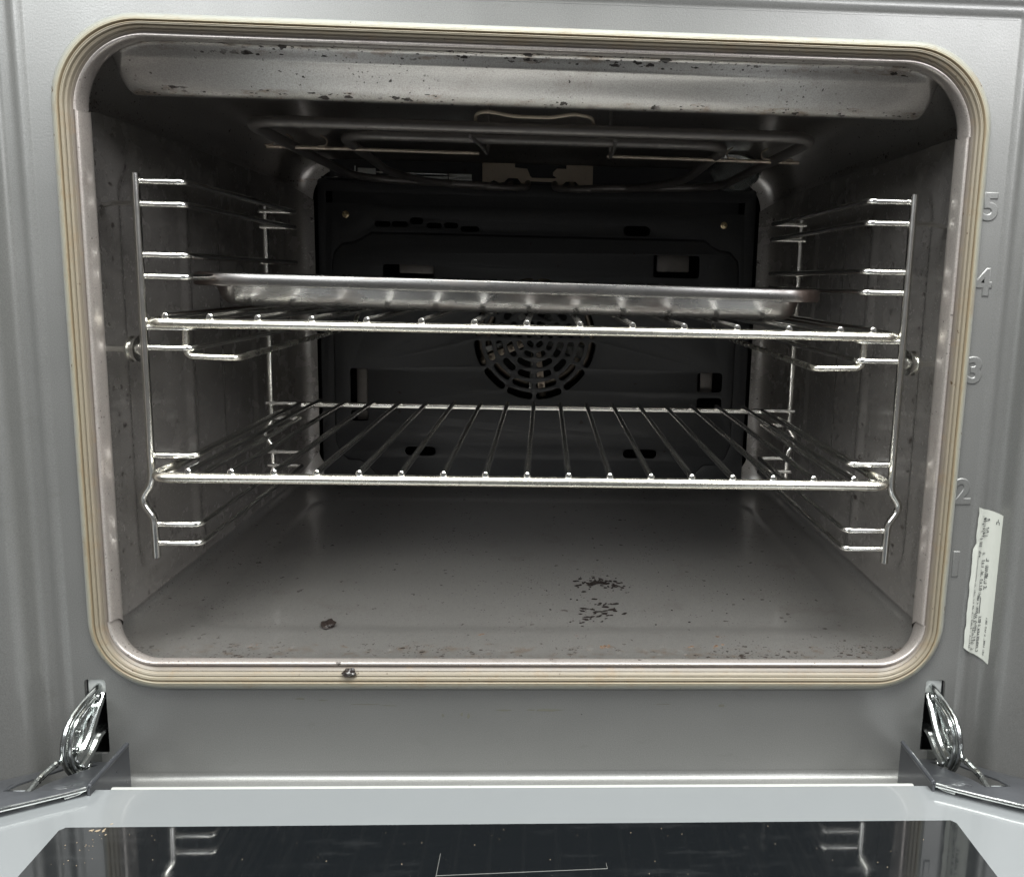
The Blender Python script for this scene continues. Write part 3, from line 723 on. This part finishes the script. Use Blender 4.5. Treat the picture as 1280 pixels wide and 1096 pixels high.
# ------------------------------------------------------------------ SIDE RACK LADDERS
LV = [0.3299, 0.3172, 0.2886, 0.2762, 0.2469, 0.2348, 0.1702, 0.1574, 0.1277, 0.1157]
XS = 0.225; YF = 0.030; YR = 0.2237
def ladder(s, label):
    t = thing('shelf_support', label, 'shelf support', (s * XS, YF, 0.110), 'side shelf supports')
    for (Y, nm) in ((YF, 'front_post'), (YR, 'rear_post')):
        mb = MB(); x = s * XS; k = s * 0.0058
        mb.tube([(x - s * 0.0002, Y, 0.3338), (x, Y, 0.1580), (x + k * .15, Y, 0.1530), (x + k, Y, 0.1460), (x + k, Y, 0.1410), (x + k * .1, Y, 0.1330), (x, Y, 0.1290), (x - s * .0002, Y, 0.1075)], 0.0023, [0, .004, .004, .003, .003, .004, .003, 0], 14)
        mb.build(nm, M_CHROME, t)
    for z in LV:
        mb = MB(); y0 = YF + 0.0022; y1 = YR - 0.0022
        mb.tube([(s * (XS + 0.001), y0, z), (s * 0.1990, y0, z), (s * 0.1990, y1, z), (s * (XS + 0.003), y1, z)], 0.00185, 0.0042, 12)
        mb.build('runner', M_CHROME, t)
    mb = MB(); mb.tube([(s * XS, YF + .001, LV[1]), (s * 0.2420, YF + .009, LV[1] + .0006), (s * 0.2600, YF + .03, LV[1] + .001)], 0.0016, 0.003, 10); mb.build('wall_peg', M_CHROME, t)
    mb = MB(); mb.lathe((s * 0.2372, 0.045, 0.2325), (-s, 0, 0), [(0.0020, -0.022), (0.0022, -0.0045), (0.0076, -0.0040), (0.0080, -0.0026), (0.0062, -0.0020), (0.0062, -0.0008), (0.0080, 0.0000), (0.0080, 0.0014), (0.0040, 0.0022), (0.0036, 0.0050), (0.0016, 0.0054)], 26)
    mb.build('thumb_nut', M_CHROME, t)
ladder(-1, 'chromed wire shelf support on the left cavity wall')
ladder(1, 'chromed wire shelf support on the right cavity wall')

# ------------------------------------------------------------------ WIRE SHELVES
def shelf(label, z, hx, yf, yr, rods, rr, rw):
    t = thing('wire_shelf', label, 'oven shelf', (0, yf, z), 'wire shelves in the oven')
    mb = MB(); mb.tube([(-hx, yf + .03, z), (-hx, yf, z), (0, yf, z), (hx, yf, z), (hx, yf + .03, z)], rr, [0, .010, 0, .010, 0], 16, fseg=8); mb.build('front_rail', M_RAIL, t)
    mb = MB(); mb.tube([(-hx, yf + .0305, z), (-hx, yr, z), (hx, yr, z), (hx, yf + .0305, z)], rr * 0.85, [0, .010, .010, 0], 14, fseg=8); mb.build('rim_wire', M_CHROME, t)
    for x in rods:
        mb = MB(); zt = z + rr + rw * 0.45
        mb.tube([(x, yf - rw * 0.5, zt), (x, yf + .02, zt), (x, yr - .02, zt), (x, yr + rw * .5, zt)], rw, 0, 12); mb.build('rod', M_CHROME, t)
    return t
s_ = 0.02395
xs = [-0.1445 - 2 * s_ + s_ * i + 0.0002 for i in range(17)]
xs = [x for x in xs if abs(x) < 0.206]
low = shelf('lower chromed wire shelf standing empty below the fan grille', 0.1636, 0.2128, 0.0070, 0.2540, xs, 0.0030, 0.0019)
ux = [-0.2125, -0.1870, -0.1595, -0.1285, -0.0965, -0.0645, -0.0335, -0.0025, 0.0290, 0.0605, 0.0915, 0.1235, 0.1550, 0.1865, 0.2065]
up = shelf('upper chromed wire shelf carrying the baking tray', 0.2496, 0.2238, 0.0310, 0.3300, ux, 0.0030, 0.0020)
for s in (-1, 1):
    mb = MB(); x = s * 0.2032
    mb.tube([(x, 0.0345, 0.2490), (x, 0.0345, 0.2300), (x - s * 0.0300, 0.0345, 0.2293), (x - s * .0300, 0.300, 0.2315), (x - s * .0300, 0.325, 0.2470)], 0.0020, [0, .005, .006, .01, 0], 12); mb.build('drop_wire', M_RAIL, up)

# ------------------------------------------------------------------ BAKING TRAY on the upper shelf
tray = thing('baking_tray', 'tarnished metal baking tray with stained corners resting on the upper shelf', 'baking tray', (-0.014, 0.2, 0.2563))
def tray_mesh():
    cx, cy = -0.0140, 0.2000
    # (inset from outer rim, z)
    prof = [(0.0006, 0.2776), (0.0, 0.2764), (0.0, 0.2712), (0.0004, 0.2701), (0.0014, 0.2698), (0.0020, 0.2704), (0.0022, 0.2755), (0.0080, 0.2760),
            (0.0120, 0.2730), (0.0135, 0.2690), (0.0150, 0.2648), (0.0165, 0.2615), (0.0195, 0.2583), (0.0240, 0.2568), (0.0300, 0.2565)]
    inner_ = [(0.0300, 0.2575), (0.0240, 0.2579), (0.0200, 0.2594), (0.0175, 0.2625), (0.0155, 0.2680), (0.0140, 0.2730), (0.0080, 0.2772), (0.0030, 0.2783)]
    loop = inner_ + prof
    vs = []; fs = []; N_ = None
    HX, HY, R0 = 0.2075, 0.1370, 0.030
    for d, z in loop:
        pts = rrect(cx - HX + d, cy - HY + d, cx + HX - d, cy + HY - d, max(R0 - d, 0.006), 10)
        N_ = len(pts); vs += [(p[0], p[1], z) for p in pts]
    L_ = len(loop)
    for a in range(L_ - 1):
        for b in range(N_): fs.append((a * N_ + b, a * N_ + (b + 1) % N_, (a + 1) * N_ + (b + 1) % N_, (a + 1) * N_ + b))
    fs.append(tuple(range(N_))); fs.append(tuple(range((L_ - 1) * N_, L_ * N_)))
    return vs, fs
mb = MB(); v, f = tray_mesh(); mb.add(v, f); mb.build('tray_pan', M_TRAY, tray)
tray.rotation_euler = (0, radians(0.38), 0)

# ------------------------------------------------------------------ DOOR, folded down in front
ZG = 0.0180
door = bpy.data.objects.new('door', None); COL.objects.link(door); door.location = (0, -0.056, ZG); door.parent = oven; door.empty_display_size = 0.02
door['label'] = 'door folded down flat, black glass with pale grey border'
bo = [(-0.300, -0.480), (0.300, -0.480), (0.300, -0.0565), (-0.300, -0.0565)]
wi = [(-0.2180, -0.400), (0.2180, -0.400), (0.2180, -0.0880), (0.2150, -0.0835), (0.2110, -0.0815), (-0.2110, -0.0822), (-0.2150, -0.0840), (-0.2180, -0.0885)]
wi = [(-0.2170, -0.400), (0.2170, -0.400), (0.2160, -0.0835), (0.2140, -0.0816), (-0.2140, -0.0824), (-0.2160, -0.0843)]
mb = MB(); mb.bm(plate(bo, [wi], 0.0040, MXY(ZG - 0.0020), 0.0)); mb.build('glass_border', M_BORDER, door)
mb = MB(); mb.bm(plate([(a * 0.99995, b * 0.99995) for a, b in wi], [], 0.0040, MXY(ZG - 0.0020), 0.0)); mb.build('window_glass', M_GLASS, door)
mb = MB(); mb.box((0, -0.268, 0.0040), (0.59, 0.42, 0.020)); mb.build('door_body', M_COVER, door)
mb = MB(); mb.box((0, -0.0545, 0.0150), (0.418, 0.0022, 0.0052), bev=0.0007); mb.build('edge_trim', M_TRIM, door)
mb = MB()
for (a, b) in (((-0.0354, -0.1005), (-0.0356, -0.1180)), ((-0.0355, -0.1132), (0.0405, -0.1100)), ((0.0405, -0.1100), (0.0402, -0.1068))):
    mb.cyl((a[0], a[1], ZG + .0002), (b[0], b[1], ZG + .0001), 0.00012, seg=6)
mb.build('faint_line', M_FAINT, door, 'thin pale outline on the black glass')  # faint grey lines laid on the glass
# hinge cover plates at the door corners
def cover(s):
    zc = 0.0225; SL = 0.46
    def zp(y): return zc - SL * (y + 0.0615) if y > -0.0615 else zc
    o_ = [(s * 0.2335, -0.0040), (s * 0.2190, -0.0262), (s * 0.2160, -0.0275), (s * 0.2160, -0.0615), (s * 0.2300, -0.0675), (s * 0.2500, -0.0765), (s * 0.2900, -0.0935), (s * 0.2900, -0.0900), (s * 0.2740, -0.0600), (s * 0.2640, -0.0300), (s * 0.2600, -0.0040)]
    sl = [(s * 0.2415, -0.0120), (s * 0.2415, -0.0640), (s * 0.2555, -0.0640), (s * 0.2545, -0.0120)]
    bmp_ = plate(o_, [sl], 0.0012, MXY(0), 0.0002)
    bmesh.ops.subdivide_edges(bmp_, edges=[e for e in bmp_.edges if e.calc_length() > 0.008], cuts=4)
    for v in bmp_.verts: v.co.z += zp(v.co.y)
    mb = MB(); mb.bm(bmp_)
    mb.add([(s * (.2156 + k * .0012), y, z) for k in (0, 1) for y, z in ((-0.0260, zc), (-0.0610, zc), (-0.0610, 0.0020), (-0.0260, -0.0100))], [(0, 1, 2, 3), (7, 6, 5, 4), (0, 4, 5, 1), (1, 5, 6, 2), (2, 6, 7, 3), (3, 7, 4, 0)])
    c = mb.build('hinge_cover', M_COVER, door)
    mb = MB(); mb.tube([(s * 0.2170, -0.0612, zc - .0004), (s * 0.2300, -0.0672, zc - .0006), (s * 0.2500, -0.0763, zc - .0004), (s * 0.2900, -0.0932, zc)], 0.0011, .006, 8)
    mb.tube([(s * 0.2172, -0.0612, zc - .0002), (s * 0.2210, -0.0612, zc - 0.0030), (s * 0.2260, -0.0640, zc - .0030)], 0.0009, .002, 8)
    mb.build('cover_edge', M_ZINC, door)
    mb = MB(); mb.tube([(s * 0.2160, -0.0268, zc + .0004), (s * 0.2160, -0.0605, zc + .0004)], 0.0013, 0, 8); mb.build('cover_ridge', M_COVER, door)
    mb = MB()
    mb.box((s * 0.2480, -0.042, 0.0030), (0.014, 0.046, 0.0012), Euler((radians(-24), 0, 0))); mb.build('slot_floor', M_BLACK, door)
cover(-1); cover(1)
# hinge arms: cranked zinc plates between slot and cover
def arm(s, label):
    x = s * 0.2475
    out = [(0.006, 0.040), (0.000, 0.0415), (-0.008, 0.0385), (-0.018, 0.0375), (-0.026, 0.0345), (-0.030, 0.0290), (-0.032, 0.0220), (-0.0305, 0.0130), (-0.0260, 0.0050),
           (-0.016, -0.0030), (-0.006, -0.0065), (0.006, -0.0070), (0.0085, 0.0150), (0.0085, 0.0330)]
    op1 = [(-0.002, 0.0300), (-0.010, 0.0265), (-0.0170, 0.0170), (-0.0150, 0.0140), (-0.008, 0.0190), (-0.001, 0.0255)]
    hd = [(-0.022 + .0022 * cos(t * pi / 5), 0.0290 + .0022 * sin(t * pi / 5)) for t in range(10)]
    M = MYZ(x)
    mb = MB(); mb.bm(plate(out, [op1], 0.0018, M, 0.0003))
    a_ = mb.build('hinge_arm', M_ZINC, door, label)
    # rolled outer flange
    mb = MB(); pts = [(x - s * .0008, y, z) for y, z in [(0.004, 0.041), (-0.008, 0.0392), (-0.018, 0.0380), (-0.026, 0.0350), (-0.0305, 0.0290), (-0.0325, 0.0220), (-0.031, 0.0130), (-0.0262, 0.0045), (-0.016, -0.0035)]]
    mb.tube(pts, 0.0017, .004, 10); mb.tube([(p[0] - s * .0028, p[1] + .0012, p[2] - .0012) for p in pts[1:-1]], 0.0011, .004, 8); mb.build('hinge_flange', M_ZINC, door)
    mb = MB(); mb.tube([(x - s * .0022, 0.003, 0.0345), (x - s * .0026, -0.004, 0.0290), (x - s * .0028, -0.012, 0.0190), (x - s * .0028, -0.020, 0.0130), (x - s * .0026, -0.026, 0.0120)], 0.0022, .006, 8)
    mb.tube([(x - s * .0020, 0.006, 0.0120), (x - s * .0026, -0.004, 0.0140), (x - s * .0030, -0.014, 0.0080), (x - s * .0030, -0.022, 0.0060)], 0.0024, .006, 8)
    mb.build('hinge_link', M_ZINC, door)
    mb = MB()
    for (y, z, r) in ((-0.0015, 0.0355, .0022), (-0.020, 0.0255, .0020), (-0.0140, 0.0010, .0024), (-0.0235, 0.0175, .0016)):
        mb.lathe((x - s * 0.0008, y, z), (-s, 0, 0), [(r, 0), (r, .0016), (r * .8, .0024), (r * .35, .0026)], 14)
    mb.build('hinge_rivet', M_ZINC, door)
    mb = MB(); mb.tube([(x, -0.028, 0.0160), (x + s * .001, -0.038, 0.0180), (x + s * .0005, -0.052, 0.0190), (x - s * .002, -0.0635, 0.0195)], 0.0017, .004, 8, rfun=lambda t: 1 + 0.18 * sin(t * 40)); mb.build('spring_rod', M_ZINC, door)
arm(-1, 'greasy zinc hinge arm at the left corner'); arm(1, 'greasy zinc hinge arm at the right corner')

# ------------------------------------------------------------------ CRUMBS
def lump(name, loc, size, mat, label, cat, seed):
    rnd = random.Random(seed); bm = bmesh.new(); bmesh.ops.create_icosphere(bm, subdivisions=3, radius=1)
    ph = [rnd.uniform(0, 6) for _ in range(6)]
    for v in bm.verts:
        c = v.co; k = 1 + 0.28 * sin(3.1 * c.x + ph[0]) * cos(2.7 * c.y + ph[1]) + 0.16 * sin(7 * c.z + ph[2] + 4 * c.x) + 0.08 * sin(13 * c.y + ph[3] + 9 * c.x)
        v.co = Vector((c.x * size[0] * k, c.y * size[1] * k, max(c.z, -0.35) * size[2] * k))
    bm.transform(Matrix.Translation(loc)); mb = MB(); mb.bm(bm); me = mb.mesh(name)
    o = link(name, me, mat); o['label'] = label; o['category'] = cat
    return o
lump('charred_crumb', (-0.1327, 0.0625, 0.0490), (0.0038, 0.0050, 0.0022), M_CHAR, 'shiny black charred crumb lying alone on the left of the cavity floor', 'crumb', 3)
lump('charred_crumb', (-0.1012, -0.0052, 0.0525), (0.0034, 0.0022, 0.0026), M_CHAR, 'dark burnt crumb lodged on the pale door seal below the floor lip', 'crumb', 11)

def flakes(name, items, mat, label, cat='crumbs', thick=0.00035):
    mb = MB()
    for (x, y, z, rx, ry, ang) in items:
        k = random.randint(6, 9); top = []; 
        for i in range(k):
            t = 2 * pi * i / k; q = random.uniform(0.55, 1.1); a, b = rx * q * cos(t), ry * q * sin(t)
            top.append((x + a * cos(ang) - b * sin(ang), y + a * sin(ang) + b * cos(ang)))
        vs = [(a, b, z) for a, b in top] + [(x + (a - x) * .7, y + (b - y) * .7, z + thick) for a, b in top]
        fs = [(i, (i + 1) % k, k + (i + 1) % k, k + i) for i in range(k)] + [tuple(range(k, 2 * k))]
        mb.add(vs, fs)
    o = mb.build(name, mat, shade=False, kind='stuff'); o['label'] = label; o['category'] = cat
    return o
ZF = 0.0470
it = []
for i in range(70):     # burnt cluster
    x = random.gauss(0.0535, 0.010); y = random.gauss(0.137, 0.006); r = random.uniform(0.0004, 0.0015); it.append((x, y, ZF, r * 1.3, r, random.uniform(-.5, .5)))
for (x, y, r) in ((0.053, 0.1385, .0040), (0.0565, 0.1375, .0035), (0.0365, 0.132, .0026), (0.041, 0.121, .0020), (0.0655, 0.133, .0022), (0.0690, 0.137, .0018), (0.0500, 0.1365, .0050), (0.0590, 0.1360, .0030), (0.0600, 0.0905, .0030), (0.0545, 0.0885, .0022), (0.0400, 0.0920, .0026), (0.0480, 0.1080, .0022), (0.0630, 0.1000, .0026)): it.append((x, y, ZF, r * 1.5, r * random.uniform(.35, .7), random.uniform(-.3, .5)))
for i in range(40):
    t = random.random(); x = 0.062 - 0.024 * t + random.gauss(0, .006); y = 0.100 - 0.028 * t + random.gauss(0, .006); r = random.uniform(0.0004, 0.0016); it.append((x, y, ZF, r * 1.8, r * .8, random.uniform(-.6, .8)))
for i in range(16): it.append((0.0545 + random.gauss(0, .0045), 0.1372 + random.gauss(0, .0016), ZF + .00002 * i, random.uniform(.0016, .0036), random.uniform(.0008, .0018), random.uniform(-.4, .4)))
for i in range(26): x = random.uniform(0.005, 0.18); y = random.uniform(0.04, 0.14); r = random.uniform(0.0003, 0.0009); it.append((x, y, ZF, r * 1.5, r, random.uniform(-.6, .8)))
flakes('burnt_residue', it, M_SOOT, 'flat black burnt residue scattered right of centre on the cavity floor', 'residue')
it = []
for (x, y, n_) in ((0.0500, 0.0335, 14), (0.0760, 0.0400, 6), (0.1000, 0.0430, 8), (0.0300, 0.0460, 5), (0.1230, 0.0350, 6), (0.1250, 0.0480, 6), (0.0620, 0.0370, 4), (0.105, 0.0350, 3), (-0.12, 0.038, 4), (-0.17, .034, 3), (-0.03, .05, 4)):
    for i in range(n_): r = random.uniform(0.0005, 0.0015); it.append((x + random.gauss(0, .0026), y + random.gauss(0, .0012), 0.0482 if y < .037 else 0.0478, r * 1.4, r * .8, random.uniform(-.3, .3)))
flakes('brown_crumbs', it, M_BROWN, 'small brown toasted crumbs along the front of the cavity floor')
it = []
for i in range(60):
    a = random.choice((-1, 1)); x = random.choice((random.uniform(-0.20, 0.20), random.gauss(-0.198, 0.004))); y = -0.0835 - abs(random.gauss(0, 0.018)); r = random.uniform(0.00010, 0.00028); it.append((x, y, ZG + .0001, r, r, 0))
for i in range(12): it.append((random.gauss(-0.1975, .003), random.gauss(-0.0850, .0012), ZG + .0001, random.uniform(.0004, .0011), .0003, random.uniform(0.3, 1.2)))
flakes('glass_crumbs', it, M_CRUMB, 'tiny pale crumbs sprinkled over the black door glass', thick=0.0002)
# grease splashes: small raised spots along the front of the ceiling strip and on the lips
it = []
